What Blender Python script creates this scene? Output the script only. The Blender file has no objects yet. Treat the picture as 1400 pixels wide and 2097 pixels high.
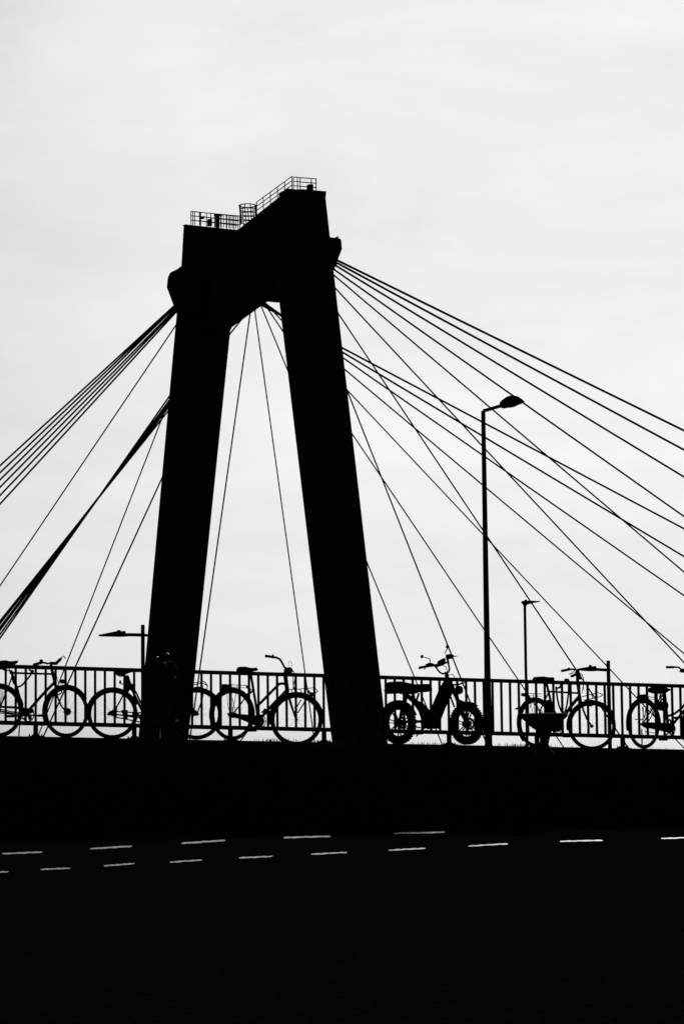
import bpy, math, random
from mathutils import Vector, Matrix
R = math.radians
random.seed(7)
sc = bpy.context.scene
col = sc.collection

# ------------------------------------------------------------------ camera
FPX, PITCH, ROLL, EYE = 5200.0, math.atan(511.5 / 5200.0), 0.0105, 0.90
U0 = Vector((0, -math.sin(PITCH), math.cos(PITCH)))
X0 = Vector((1, 0, 0))
FWD = Vector((0, math.cos(PITCH), math.sin(PITCH)))
RIGHT = X0 * math.cos(ROLL) - U0 * math.sin(ROLL)
UP = X0 * math.sin(ROLL) + U0 * math.cos(ROLL)
CAM = Vector((0, 0, EYE))
cd = bpy.data.cameras.new("camera")
cam = bpy.data.objects.new("camera", cd)
col.objects.link(cam)
m = Matrix((RIGHT, UP, -FWD)).transposed().to_4x4()
m.translation = CAM
cam.matrix_world = m
cd.sensor_fit = 'VERTICAL'
cd.sensor_height = 36.0
cd.lens = 36.0 * FPX / 2097.0
cd.clip_start, cd.clip_end = 0.2, 30000.0
sc.camera = cam

# ------------------------------------------------------------------ light
SUN_EL, SUN_AZ = R(22.0), R(10.0)          # azimuth to the right of the view
w = bpy.data.worlds.new("World")
sc.world = w
w.use_nodes = True
nt = w.node_tree
nt.nodes.clear()
N = nt.nodes.new
L = nt.links.new
out = N('ShaderNodeOutputWorld')
bg = N('ShaderNodeBackground')
sky = N('ShaderNodeTexSky')
sky.sky_type = 'NISHITA'
sky.sun_disc = False
sky.sun_elevation = SUN_EL
sky.sun_rotation = SUN_AZ
sky.air_density, sky.dust_density, sky.ozone_density = 1.0, 2.2, 1.0
bw = N('ShaderNodeRGBToBW')
L(sky.outputs[0], bw.inputs[0])
geo = N('ShaderNodeNewGeometry')
dirn = N('ShaderNodeTexCoord')
mp = N('ShaderNodeMapping')
mp.inputs['Rotation'].default_value = (0, R(-4), 0)
mp.inputs['Scale'].default_value = (3.2, 3.2, 11.0)
L(dirn.outputs['Generated'], mp.inputs['Vector'])
nz = N('ShaderNodeTexNoise')
nz.inputs['Scale'].default_value = 1.0
nz.inputs['Detail'].default_value = 5.0
nz.inputs['Roughness'].default_value = 0.5
nz.inputs['Distortion'].default_value = 0.6
L(mp.outputs[0], nz.inputs['Vector'])
mp2 = N('ShaderNodeMapping')
mp2.inputs['Rotation'].default_value = (0, R(-9), 0)
mp2.inputs['Location'].default_value = (3.1, 1.7, 0.4)
mp2.inputs['Scale'].default_value = (8.0, 8.0, 30.0)
L(dirn.outputs['Generated'], mp2.inputs['Vector'])
nz2 = N('ShaderNodeTexNoise')
nz2.inputs['Detail'].default_value = 6.0
nz2.inputs['Scale'].default_value = 1.0
nz2.inputs['Roughness'].default_value = 0.6
nz2.inputs['Distortion'].default_value = 0.8
L(mp2.outputs[0], nz2.inputs['Vector'])
mixn = N('ShaderNodeMath'); mixn.operation = 'MULTIPLY_ADD'
L(nz2.outputs[0], mixn.inputs[0]); mixn.inputs[1].default_value = 0.44; 
sc1 = N('ShaderNodeMath'); sc1.operation = 'MULTIPLY'
L(nz.outputs[0], sc1.inputs[0]); sc1.inputs[1].default_value = 0.56
L(sc1.outputs[0], mixn.inputs[2])
mr = N('ShaderNodeMapRange')
mr.inputs['From Min'].default_value = 0.36
mr.inputs['From Max'].default_value = 0.64
mr.inputs['To Min'].default_value = 0.885
mr.inputs['To Max'].default_value = 1.05
L(mixn.outputs[0], mr.inputs['Value'])
mul = N('ShaderNodeMath'); mul.operation = 'MULTIPLY'
# thin bright veil of cloud: the clear sky's brightness pushed through one saturating curve, everywhere alike
def math_node(op, a, b=None):
    n = N('ShaderNodeMath'); n.operation = op
    for i, v in enumerate((a, b)):
        if v is None: continue
        if isinstance(v, (int, float)): n.inputs[i].default_value = v
        else: L(v, n.inputs[i])
    return n.outputs[0]
x = math_node('MULTIPLY', bw.outputs[0], 0.05 / 0.87)
x = math_node('POWER', x, 2.0)
x = math_node('MULTIPLY', x, -1.9)
x = math_node('EXPONENT', x)
x = math_node('SUBTRACT', 1.0, x)
x = math_node('MULTIPLY', x, 0.875 / 0.10)
L(x, mul.inputs[0]); L(mr.outputs[0], mul.inputs[1])
L(mul.outputs[0], bg.inputs['Color'])
bg.inputs['Strength'].default_value = 0.10
L(bg.outputs[0], out.inputs[0])

sd = bpy.data.lights.new("sun", 'SUN')
sd.energy = 0.95
sd.angle = R(3.0)
sd.color = (1, 1, 1)
sun = bpy.data.objects.new("sun", sd)
col.objects.link(sun)
sdir = Vector((math.sin(SUN_AZ) * math.cos(SUN_EL), math.cos(SUN_AZ) * math.cos(SUN_EL), math.sin(SUN_EL)))
sun.rotation_euler = sdir.to_track_quat('Z', 'Y').to_euler()
sun.location = sdir * 400

vs = sc.view_settings
vs.view_transform = 'Standard'
vs.look = 'None'
vs.exposure = 0.0
vs.gamma = 1.0
vs.use_curve_mapping = False

# ------------------------------------------------------------------ measuring helpers
def ray(px, py):
    return FWD + RIGHT * ((px - 700.0) / FPX) + UP * ((1048.5 - py) / FPX)
def P(px, py, d):
    return CAM + ray(px, py) * d
def on_z(px, py, z):
    r = ray(px, py)
    return CAM + r * ((z - CAM.z) / r.z)
def on_plane(px, py, o, nrm):
    r = ray(px, py)
    return CAM + r * ((o - CAM).dot(nrm) / r.dot(nrm))
def project(v):
    q = v - CAM
    d = q.dot(FWD)
    return 700 + FPX * q.dot(RIGHT) / d, 1048.5 - FPX * q.dot(UP) / d

# ------------------------------------------------------------------ materials
def mat(name, g, rough=0.7, metal=0.0, spec=0.2, var=0.25, scale=30.0, bump=0.0):
    mt = bpy.data.materials.new(name)
    mt.use_nodes = True
    t = mt.node_tree
    b = t.nodes['Principled BSDF']
    b.inputs['Roughness'].default_value = rough
    b.inputs['Metallic'].default_value = metal
    b.inputs['Specular IOR Level'].default_value = spec
    tc = t.nodes.new('ShaderNodeTexCoord')
    n = t.nodes.new('ShaderNodeTexNoise')
    n.inputs['Scale'].default_value = scale
    n.inputs['Detail'].default_value = 6
    t.links.new(tc.outputs['Object'], n.inputs['Vector'])
    r = t.nodes.new('ShaderNodeValToRGB')
    lo, hi = g * (1 - var), g * (1 + var)
    r.color_ramp.elements[0].position = 0.3
    r.color_ramp.elements[1].position = 0.7
    r.color_ramp.elements[0].color = (lo, lo, lo, 1)
    r.color_ramp.elements[1].color = (hi, hi, hi, 1)
    t.links.new(n.outputs[0], r.inputs[0])
    t.links.new(r.outputs[0], b.inputs['Base Color'])
    if bump:
        bp = t.nodes.new('ShaderNodeBump')
        bp.inputs['Strength'].default_value = bump
        bp.inputs['Distance'].default_value = 0.02
        t.links.new(n.outputs[0], bp.inputs['Height'])
        t.links.new(bp.outputs[0], b.inputs['Normal'])
    return mt

M = {
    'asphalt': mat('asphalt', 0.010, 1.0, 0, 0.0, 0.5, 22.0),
    'soil': mat('soil', 0.018, 1.0, 0, 0.0, 0.4, 9.0, 0.2),
    'grass': mat('grass_blades', 0.04, 0.9, 0, 0.0, 0.4, 4.0),
    'paving': mat('paving', 0.03, 0.95, 0, 0.0, 0.3, 5.0, 0.2),
    'water': mat('water', 0.02, 0.08, 0, 0.5, 0.1, 0.3, 0.1),
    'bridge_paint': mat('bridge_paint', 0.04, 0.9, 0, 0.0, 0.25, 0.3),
    'cable': mat('cable_sheath', 0.03, 0.9, 0, 0.0, 0.2, 2.0),
    'rail_paint': mat('rail_paint', 0.03, 0.9, 0, 0.0, 0.3, 8.0),
    'lamp_paint': mat('lamp_paint', 0.03, 0.9, 0, 0.0, 0.3, 6.0),
    'frame_paint': mat('frame_paint', 0.025, 0.7, 0, 0.0, 0.2, 20.0),
    'rubber': mat('rubber', 0.015, 0.95, 0, 0.0, 0.3, 40.0),
    'plastic': mat('black_plastic', 0.02, 0.8, 0, 0.0, 0.2, 30.0),
    'leather': mat('black_leather', 0.02, 0.8, 0, 0.0, 0.3, 60.0),
    'dull_steel': mat('dull_steel', 0.03, 0.8, 0.0, 0.02, 0.2, 30.0),
    'chrome': mat('chrome', 0.6, 0.2, 1.0, 0.5, 0.1, 30.0),
    'lens': mat('lamp_lens', 0.08, 0.4, 0, 0.3, 0.1, 30.0),
    'stone': mat('stone', 0.05, 0.8, 0, 0.03, 0.35, 12.0, 0.2),
    'kerb_stone': mat('kerb_stone', 0.02, 0.95, 0, 0.0, 0.3, 2.0, 0.2),
    'concrete': mat('concrete', 0.05, 0.95, 0, 0.0, 0.3, 1.0, 0.2),
}
# worn road paint with glass beads: glossy, broken by wear
mt = mat('road_paint', 0.75, 0.55, 0, 1.0, 0.05, 8.0)
t = mt.node_tree
bs = t.nodes['Principled BSDF']
tc = t.nodes.new('ShaderNodeTexCoord')
n2 = t.nodes.new('ShaderNodeTexNoise')
n2.inputs['Scale'].default_value = 14.0
n2.inputs['Detail'].default_value = 8.0
n2.inputs['Roughness'].default_value = 0.7
t.links.new(tc.outputs['Object'], n2.inputs['Vector'])
rp = t.nodes.new('ShaderNodeValToRGB')
rp.color_ramp.elements[0].position = 0.40
rp.color_ramp.elements[0].color = (0.08, 0.08, 0.08, 1)
rp.color_ramp.elements[1].position = 0.56
rp.color_ramp.elements[1].color = (0.78, 0.78, 0.78, 1)
t.links.new(n2.outputs[0], rp.inputs[0])
t.links.new(rp.outputs[0], bs.inputs['Base Color'])
M['road_paint'] = mt

# ------------------------------------------------------------------ mesh builder
class MB:
    def __init__(self):
        self.v, self.f = [], []
    def ring_strip(self, rings, closed_ring=True, caps=True, loop=False):
        base = len(self.v)
        n = len(rings[0])
        for r in rings:
            self.v += [tuple(p) for p in r]
        k = len(rings)
        for i in range(k if loop else k - 1):
            a, b = base + i * n, base + ((i + 1) % k) * n
            for j in range(n if closed_ring else n - 1):
                j2 = (j + 1) % n
                self.f.append((a + j, a + j2, b + j2, b + j))
        if caps and not loop and closed_ring:
            self.f.append(tuple(base + j for j in reversed(range(n))))
            self.f.append(tuple(base + (k - 1) * n + j for j in range(n)))
        return self
    def tube(self, pts, r, n=8, r2=None):
        pts = [Vector(p) for p in pts]
        rings = []
        prev = None
        for i, p in enumerate(pts):
            if i == 0: d = pts[1] - p
            elif i == len(pts) - 1: d = p - pts[i - 1]
            else: d = (pts[i + 1] - p).normalized() + (p - pts[i - 1]).normalized()
            if d.length < 1e-9: d = Vector((0, 0, 1))
            d.normalize()
            if prev is None:
                a = Vector((0, 0, 1)) if abs(d.z) < 0.9 else Vector((1, 0, 0))
                u = d.cross(a).normalized()
            else:
                u = (prev - d * prev.dot(d)).normalized()
            prev = u
            v = d.cross(u)
            rr = r if r2 is None else r + (r2 - r) * i / (len(pts) - 1)
            rings.append([p + (u * math.cos(2 * math.pi * j / n) + v * math.sin(2 * math.pi * j / n)) * rr for j in range(n)])
        return self.ring_strip(rings)
    def bar(self, a, b, wu, wv, up=Vector((0, 0, 1))):
        a, b = Vector(a), Vector(b)
        d = (b - a).normalized()
        u = d.cross(up)
        if u.length < 1e-6: u = Vector((1, 0, 0))
        u.normalize()
        v = u.cross(d)
        sq = [(-1, -1), (1, -1), (1, 1), (-1, 1)]
        return self.ring_strip([[p + u * s * wu / 2 + v * q * wv / 2 for s, q in sq] for p in (a, b)])
    def prism(self, poly, off):
        poly = [Vector(p) for p in poly]
        return self.ring_strip([poly, [p + off for p in poly]])
    def loft(self, a, b):
        return self.ring_strip([[Vector(p) for p in a], [Vector(p) for p in b]])
    def lathe(self, c, prof, n=24, axis=None):
        c = Vector(c)
        ax = Vector(axis or (0, 0, 1)).normalized()
        u = ax.cross(Vector((0, 1, 0)))
        if u.length < 1e-3: u = Vector((1, 0, 0))
        u.normalize()
        v = ax.cross(u)
        return self.ring_strip([[c + ax * z + (u * math.cos(2 * math.pi * j / n) + v * math.sin(2 * math.pi * j / n)) * max(r, 1e-4) for j in range(n)] for r, z in prof])
    def torus(self, c, e1, e2, R_, ra, rn, n=48, k=8, a0=0.0, a1=2 * math.pi):
        """ring in the plane e1,e2; section half-height ra in the plane, rn across it"""
        c = Vector(c)
        ax = e1.cross(e2).normalized()
        full = abs(a1 - a0) > 6.28
        rings = []
        cnt = n if full else n + 1
        for i in range(cnt):
            a = a0 + (a1 - a0) * i / n
            d = e1 * math.cos(a) + e2 * math.sin(a)
            rings.append([c + d * (R_ + ra * math.cos(2 * math.pi * j / k)) + ax * rn * math.sin(2 * math.pi * j / k) for j in range(k)])
        return self.ring_strip(rings, loop=full)
    def blob(self, c, u, v, w_, n=10, k=6):
        c = Vector(c)
        rings = []
        for i in range(k + 1):
            a = -math.pi / 2 + math.pi * i / k
            rr = max(math.cos(a), 0.02)
            rings.append([c + w_ * math.sin(a) + (u * math.cos(2 * math.pi * j / n) + v * math.sin(2 * math.pi * j / n)) * rr for j in range(n)])
        return self.ring_strip(rings)
    def build(self, name, m_, parent=None, root=None, smooth=True):
        o0 = Vector(root.location) if root is not None else Vector((0, 0, 0))
        me = bpy.data.meshes.new(name)
        me.from_pydata([tuple(Vector(p) - o0) for p in self.v], [], self.f)
        me.update()
        me.materials.append(m_)
        if smooth:
            me.polygons.foreach_set('use_smooth', [True] * len(me.polygons))
            try: me.set_sharp_from_angle(angle=R(35))
            except Exception: pass
        o = bpy.data.objects.new(name, me)
        col.objects.link(o)
        if parent is not None: o.parent = parent
        return o

def tag(o, label=None, cat=None, group=None, kind=None):
    if label: o['label'] = label
    if cat: o['category'] = cat
    if group: o['group'] = group
    if kind: o['kind'] = kind
    return o
def empty(name, loc, label, cat, group=None):
    o = bpy.data.objects.new(name, None)
    o.empty_display_size = 0.2
    o.location = loc
    col.objects.link(o)
    return tag(o, label, cat, group)

# ------------------------------------------------------------------ terrain
TAU, D0 = 6.7e-5, 36.0
def fdep(x): return D0 / (1 - TAU * (x - 700))
def gl(x): return 1509.4 + 0.0199 * x           # crest of the verge in the photograph
A_ = P(-200, gl(-200), fdep(-200)); B_ = P(1600, gl(1600), fdep(1600))
FD = (B_ - A_).normalized()                      # along the fence, gently downhill to the right
FH = Vector((FD.x, FD.y, 0)).normalized()
FN = Vector((FH.y, -FH.x, 0))                    # horizontally towards the camera
F0 = P(700, gl(700), fdep(700))
def along(s, off=0.0, dz=0.0):
    return F0 + FD * s + FN * off + Vector((0, 0, dz))

S0, S1 = -40.0, 40.0
def band(name, offs, m_, parent=None):
    """a long strip parallel to the fence from (offset, height) pairs; height None follows z"""
    mb = MB()
    steps = 80
    rings = []
    for i in range(steps + 1):
        s = S0 + (S1 - S0) * i / steps
        row = []
        for off, dz, absz in offs:
            p = along(s, off, dz)
            if absz is not None: p.z = absz
            row.append(p)
        rings.append(row)
    mb.ring_strip(rings, closed_ring=False, caps=False)
    return mb.build(name, m_, parent, smooth=False)

def sheet(name, x0, x1, y0, y1, z, m_):
    mb = MB()
    mb.v = [(x0, y0, z), (x1, y0, z), (x1, y1, z), (x0, y1, z)]
    mb.f = [(0, 1, 2, 3)]
    return mb.build(name, m_, smooth=False)

tag(sheet('ground', -1500, 1500, -600, 125, -0.02, M['soil']), kind='structure')
tag(sheet('river', -9000, 9000, 125, 14000, -3.0, M['water']), kind='structure')
mb = MB(); mb.prism([(-1500, 124.8, -0.016), (1500, 124.8, -0.016), (1500, 124.8, -4), (-1500, 124.8, -4)], Vector((0, 0.6, 0)))
tag(mb.build('quay_wall', M['concrete'], smooth=False), 'dark concrete quay wall along the river under the bridge', 'wall')
# the road between the camera and the bank
mb = MB()
road_rings = []
for i in range(41):
    s = S0 + (S1 - S0) * i / 40
    p = along(s, 3.25); q = Vector((p.x * 1.0, -12.0, 0))
    p.z = 0.0; q.z = 0.0
    road_rings.append([q, p])
mb.ring_strip(road_rings, closed_ring=False, caps=False)
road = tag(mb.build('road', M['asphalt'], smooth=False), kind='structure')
# kerb at the foot of the bank, then the grass bank and the path the bicycles stand on
mb = MB()
for i in range(80):
    a = along(S0 + i, 3.15); b = along(S0 + i + 0.985, 3.15)
    a.z = b.z = 0.06
    mb.bar(a, b, 0.18, 0.13)
kerb = tag(mb.build('kerb', M['kerb_stone'], smooth=False), kind='structure')
bank = tag(band('grass_bank', [(3.06, 0, 0.0), (2.6, -0.75, None), (2.0, -0.32, None), (1.5, -0.06, None), (1.3, -0.005, None), (1.1, -0.012, None)], M['soil']), kind='structure')
path = tag(band('path', [(1.1, -0.014, None), (-0.5, -0.014, None), (-0.52, -0.4, None), (-1.1, 0, -0.05)], M['paving']), kind='structure')

# painted dashes, their ends read off the photograph and laid on the road
rows = [
    [(5, 1748.5, 87, 1744.5), (185, 1738.2, 270, 1733), (372, 1726.6, 461, 1721), (581, 1715.3, 676, 1712.6), (806, 1706.2, 910, 1704.2)],
    [(-40, 1787.5, 18, 1785), (84, 1780.3, 144, 1778), (213, 1773.2, 276, 1768), (348, 1765.5, 414, 1761.2), (489, 1757, 558, 1753.2), (637, 1749.3, 710, 1745.6), (795, 1741.4, 870, 1737), (958, 1732.8, 1039, 1728), (1146, 1722.8, 1233, 1721), (1353, 1716.8, 1440, 1714.6)],
]
for ri, row in enumerate(rows):
    for (x0, y0, x1, y1) in row:
        mb = MB()
        hw = 1.65 if ri == 0 else 1.3
        nseg = 14
        top, bot = [], []
        for i in range(nseg + 1):
            f = i / nseg
            x = x0 + (x1 - x0) * f; y = y0 + (y1 - y0) * f + 0.25 * math.sin(f * 3.1 + x0)
            jt, jb = random.uniform(-0.3, 0.3), random.uniform(-0.3, 0.3)
            jt += 0.35 * math.sin(i * 2.1 + y0); jb += 0.3 * math.sin(i * 1.3 + x0)
            if i in (0, nseg): jt -= 0.6; jb -= 0.6
            top.append(on_z(x, y - hw - jt, 0.004)); bot.append(on_z(x, y + hw + jb, 0.004))
        mb.ring_strip([bot, top], closed_ring=False, caps=False)
        mb.build('lane_dash', M['road_paint'], road, smooth=False)

# ------------------------------------------------------------------ grass tufts on the crest
SLOPE = [(1.3, -0.005), (1.5, -0.06), (2.0, -0.32), (2.6, -0.75)]
def grass_patch(mb, s0, s1, count, hmin, hmax, off0=0.95, off1=1.35, wid=0.006):
    for _ in range(count):
        s = random.uniform(s0, s1); off = random.uniform(off0, off1)
        lvl = 0.0
        for (o0, h0), (o1, h1) in zip(SLOPE, SLOPE[1:]):
            if o0 <= off <= o1: lvl = h0 + (h1 - h0) * (off - o0) / (o1 - o0)
        p = along(s, off, lvl - 0.02)
        h = random.uniform(hmin, hmax * (1.15 if off1 < 1.3 else 1.0))
        a = random.uniform(0, 6.28); lean = random.uniform(0.0, 0.6) * h
        sd_ = Vector((math.cos(a), math.sin(a), 0)) * wid
        tip = p + Vector((math.cos(a + 1.3) * lean, math.sin(a + 1.3) * lean, h))
        mid = p.lerp(tip, 0.55) + Vector((0, 0, 0.12 * h))
        b = len(mb.v)
        mb.v += [tuple(p - sd_), tuple(p + sd_), tuple(mid + sd_ * 0.7), tuple(mid - sd_ * 0.7), tuple(tip)]
        mb.f += [(b, b + 1, b + 2, b + 3), (b + 3, b + 2, b + 4)]
def s_at(px): # distance along the fence line of a picture column
    x = (px - 700) / FPX * fdep(px)
    return x / FD.x
mb = MB()
grass_patch(mb, S0, S1, 5000, 0.006, 0.016)
grass_patch(mb, S0, S1, 9000, 0.03, 0.09, 1.75, 2.6)
for (a, b, n_, h) in [(497, 552, 150, 0.075), (552, 600, 60, 0.05), (600, 660, 110, 0.05), (664, 705, 120, 0.06), (806, 850, 70, 0.06), (868, 895, 60, 0.05), (985, 1030, 120, 0.07), (1030, 1076, 120, 0.055), (1128, 1150, 50, 0.05), (60, 100, 16, 0.03), (1285, 1310, 22, 0.045)]:
    grass_patch(mb, s_at(a), s_at(b), n_, 0.02, h, 0.5, 1.2, 0.004)
tag(mb.build('grass', M['grass'], smooth=False), 'short wild grass on the crest and slope of the bank', 'grass', kind='stuff')

# ------------------------------------------------------------------ fence
def fence_h(x, py_):  # height above the crest line of a picture height at the fence
    return (gl(x) - py_) / FPX * fdep(x)
H_TOP, H_TOPB = fence_h(700, 1359.2 + 0.0313 * 700), fence_h(700, 1368.3 + 0.0292 * 700)
H_BT, H_BB = fence_h(700, 1475.2 + 0.0226 * 700), fence_h(700, 1483.9 + 0.0222 * 700)
fence = empty('guard_fence', along(0), 'long dark metal guard fence of upright bars along the top of the bank', 'fence')
def fence_box(name, s0, s1, zc, hh, wd):
    mb = MB(); mb.bar(along(s0, 0, zc), along(s1, 0, zc), wd, hh)
    return mb.build(name, M['rail_paint'], fence, fence, smooth=False)
SL, SR = s_at(663.5), s_at(735)
dl = (s_at(663.5) - s_at(74)) / 30.0
dr = (s_at(1274) - s_at(735)) / 30.0
sec = [(-30.0, SL + dl * 3.5), (SL + dl * 3.5 + 0.012, 30.0)]
for (a, b) in sec:
    a2, b2 = max(a, s_at(-260)), min(b, s_at(1660))
    fence_box('top_rail', a2, b2, (H_TOP + H_TOPB) / 2, H_TOP - H_TOPB, 0.07)
    fence_box('bottom_rail', a2, b2, (H_BT + H_BB) / 2, H_BT - H_BB, 0.05)
# one upright, shared
mbx = MB(); mbx.bar((0, 0, H_BT - 0.004), (0, 0, H_TOPB + 0.004), 0.034, 0.0275, Vector((FH.x, FH.y, 0)))
up_mesh = None
svals = [SL + dl * k for k in range(-40, 4)] + [SR + dr * k for k in range(0, 44)]
posts = [SL + dl * k for k in (-40, -30, -20, -10, 0)] + [SR + dr * k for k in (0, 10, 20, 30, 40)]
for s in svals:
    if up_mesh is None:
        o = mbx.build('baluster', M['rail_paint'], fence, smooth=False); up_mesh = o
    else:
        o = up_mesh.copy(); col.objects.link(o); o.parent = fence
    o.location = along(s) - along(0)
post_src = None
for s in posts:
    loc = along(s) - along(0)
    if post_src is None:
        mb = MB(); mb.bar((0, 0, -0.1), (0, 0, H_BB + 0.01), 0.055, 0.055, Vector((FH.x, FH.y, 0)))
        p_ = mb.build('post', M['rail_paint'], fence, smooth=False)
        mb = MB()
        for (xx, h0) in ((-0.125, 0.012), (-0.075, 0.03), (0.075, 0.03), (0.125, 0.012)): pass
        plate = [(-0.13, 0), (0.13, 0), (0.115, 0.018), (0.05, 0.026), (0.03, 0.05), (-0.03, 0.05), (-0.05, 0.026), (-0.115, 0.018)]
        mb.prism([FH * a + Vector((0, 0, b)) - FN * 0.06 for a, b in plate], FN * 0.12)
        q_ = mb.build('base_plate', M['rail_paint'], p_, smooth=False)
        bolts = []
        for sx in (-0.085, 0.085):
            mb = MB(); mb.lathe(FH * sx + Vector((0, 0, 0.012)), [(0.013, 0), (0.013, 0.022), (0.008, 0.024), (0.008, 0.042)], 8)
            bolts.append(mb.build('anchor_bolt', M['dull_steel'], p_, smooth=False))
        post_src = (p_, [q_] + bolts)
        p_.location = loc
    else:
        p2 = post_src[0].copy(); col.objects.link(p2); p2.parent = fence; p2.location = loc
        for c in post_src[1]:
            c2 = c.copy(); col.objects.link(c2); c2.parent = p2

# ------------------------------------------------------------------ bridge
E_ = Vector((0.907, 0.42, 0)); NN = Vector((-0.42, 0.907, 0))
DECK = EYE + 0.55
def at_depth_z(px, d, z):
    p = P(px, 1500, d); k = (z - p.z)
    return Vector((p.x, p.y, z)) + Vector((RIGHT.z * 0, 0, 0))
base_near = at_depth_z(741, 217, DECK)
base_far = at_depth_z(335, 254, DECK)
bridge = empty('cable_stayed_bridge', base_near, 'tall dark cable stayed bridge tower with a portal opening and fans of stay cables', 'bridge')
def quad_leg(near, l, r, y, d, a):
    """cross section from the left and right outline columns at one height"""
    yl, yr = y if isinstance(y, tuple) else (y, y)
    if near:
        R_c = P(r, y, d)                       # near right corner
        L_c = P(l, y, d + a * 0.907)           # inner left corner
        A = L_c - NN * a
        return [A, R_c, R_c + NN * a, L_c]
    L_c = P(l, yl, d + a * 0.907)              # far left corner
    R_c = P(r, yr, d)                          # near right corner
    C = L_c - NN * a
    return [C, R_c, R_c + NN * a, L_c]
def leg(rows_, near, name='tower_leg'):
    mb = MB()
    mb.ring_strip([quad_leg(near, *r_) for r_ in rows_])
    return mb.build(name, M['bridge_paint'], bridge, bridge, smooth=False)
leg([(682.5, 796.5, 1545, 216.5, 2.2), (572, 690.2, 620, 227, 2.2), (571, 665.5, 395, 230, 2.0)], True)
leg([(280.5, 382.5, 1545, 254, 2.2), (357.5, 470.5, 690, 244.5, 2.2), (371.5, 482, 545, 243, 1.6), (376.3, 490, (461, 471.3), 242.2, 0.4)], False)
# cross beam
T = [P(596, 385, 229.6), P(590, 388.2, 230), P(489, 470.5, 240.3), P(430, 516, 245)]
Bm = [P(440, 695, 245.5), P(470, 674, 242.6), P(491, 658.6, 240.4), P(548.6, 616.8, 234.5), P(571, 619.6, 231.5), P(640, 625, 229.5)]
bw_ = E_ * 2.3
mb = MB()
face_b = [T[3], T[2], T[1], T[0] + E_ * 1.2] + [p - bw_ for p in reversed(Bm)]
face_f = [T[3] + bw_, T[2] + bw_, T[1] + bw_, T[0] + E_ * 1.2 + bw_] + [p for p in reversed(Bm)]
mb.loft(face_b, face_f)
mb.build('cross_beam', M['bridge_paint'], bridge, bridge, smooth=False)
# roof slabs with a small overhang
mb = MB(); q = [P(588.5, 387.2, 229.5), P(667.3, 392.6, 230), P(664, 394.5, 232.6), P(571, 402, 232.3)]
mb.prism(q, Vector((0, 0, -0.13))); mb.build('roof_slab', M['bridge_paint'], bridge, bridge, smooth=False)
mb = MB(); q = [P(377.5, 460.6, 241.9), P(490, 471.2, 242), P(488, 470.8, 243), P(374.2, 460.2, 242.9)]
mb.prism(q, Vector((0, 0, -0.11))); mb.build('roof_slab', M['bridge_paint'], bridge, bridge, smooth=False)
# saddles that hold the cables
def saddle_box(px, d, off):
    mb = MB(); mb.prism([P(x, y, d) for x, y in px], off)
    return mb.build('cable_saddle', M['bridge_paint'], bridge, bridge, smooth=False)
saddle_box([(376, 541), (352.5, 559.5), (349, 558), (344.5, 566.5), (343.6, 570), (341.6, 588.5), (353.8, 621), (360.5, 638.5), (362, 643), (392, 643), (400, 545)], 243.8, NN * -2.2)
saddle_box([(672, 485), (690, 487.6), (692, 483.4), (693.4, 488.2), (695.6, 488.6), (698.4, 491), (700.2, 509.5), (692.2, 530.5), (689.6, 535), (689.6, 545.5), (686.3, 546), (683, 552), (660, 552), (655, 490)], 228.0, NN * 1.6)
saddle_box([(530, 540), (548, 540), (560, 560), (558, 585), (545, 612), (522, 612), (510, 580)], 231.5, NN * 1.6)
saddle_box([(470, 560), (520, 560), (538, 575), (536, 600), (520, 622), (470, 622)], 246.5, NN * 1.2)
mb = MB(); mb.bar(P(675.5, 487, 227.6), P(683.6, 552, 227.4), 0.16, 0.16); mb.build('ladder_rail', M['bridge_paint'], bridge, bridge, smooth=False)
# stay cables: a point where each leaves the saddle, the other on the deck edge that its line meets
def deck_hit(base, x0, y0, x1, y1):
    def side(tt):
        x, y = project(base + E_ * tt)
        return (x - x0) * (y1 - y0) - (y - y0) * (x1 - x0)
    best, prev = None, None
    tt = -80.0
    while tt <= 220.0:
        s_ = side(tt)
        if prev is not None and s_ * prev <= 0:
            lo, hi = tt - 1.0, tt
            for _ in range(40):
                mid = (lo + hi) / 2
                if side(lo) * side(mid) <= 0: hi = mid
                else: lo = mid
            return base + E_ * lo
        prev = s_; tt += 1.0
    return base + E_ * (220.0 if x1 > x0 else -80.0)
def stay(x0, y0, x1, y1, base, d_top, y_start, width):
    xs = x0 + (x1 - x0) * (y_start - y0) / (y1 - y0)
    top = P(xs, y_start, d_top); foot = deck_hit(base, x0, y0, x1, y1)
    mb = MB(); mb.tube([top, foot], (width + 0.6) / FPX * 232 / 2, 8)
    mb.build('stay_cable', M['cable'], bridge, bridge)
    return foot
nr = [(690, 533, 1400, 882, 4.4, 528), (690, 538.6, 1400, 921.6, 4.2, 534), (690, 545.6, 1400, 977, 3.8, 540), (684, 552, 1400, 1058, 3.4, 546), (683.7, 563.6, 1400, 1172, 2.9, 556), (686.8, 590.6, 1400, 1357.5, 2.7, 575), (692.7, 642.5, 1175, 1366, 2.5, 600), (710.7, 800, 942, 1387, 2.4, 620)]
for x0, y0, x1, y1, wd, ys in nr: stay(x0, y0, x1, y1, base_near, 228.2, ys, wd)
fr = [(701, 712.7, 1400, 1083, 4.2, 612), (701.7, 721.7, 1400, 1140, 4.1, 612), (703.8, 734, 1400, 1220, 3.5, 612), (706.3, 757.2, 1400, 1339, 3.0, 610), (710.7, 798.9, 1275, 1399.5, 2.5, 610), (721, 888.8, 1062, 1395, 2.5, 605), (534.4, 626, 846.6, 1383.5, 2.4, 605), (522, 637, 624, 1375.5, 2.3, 600)]
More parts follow.
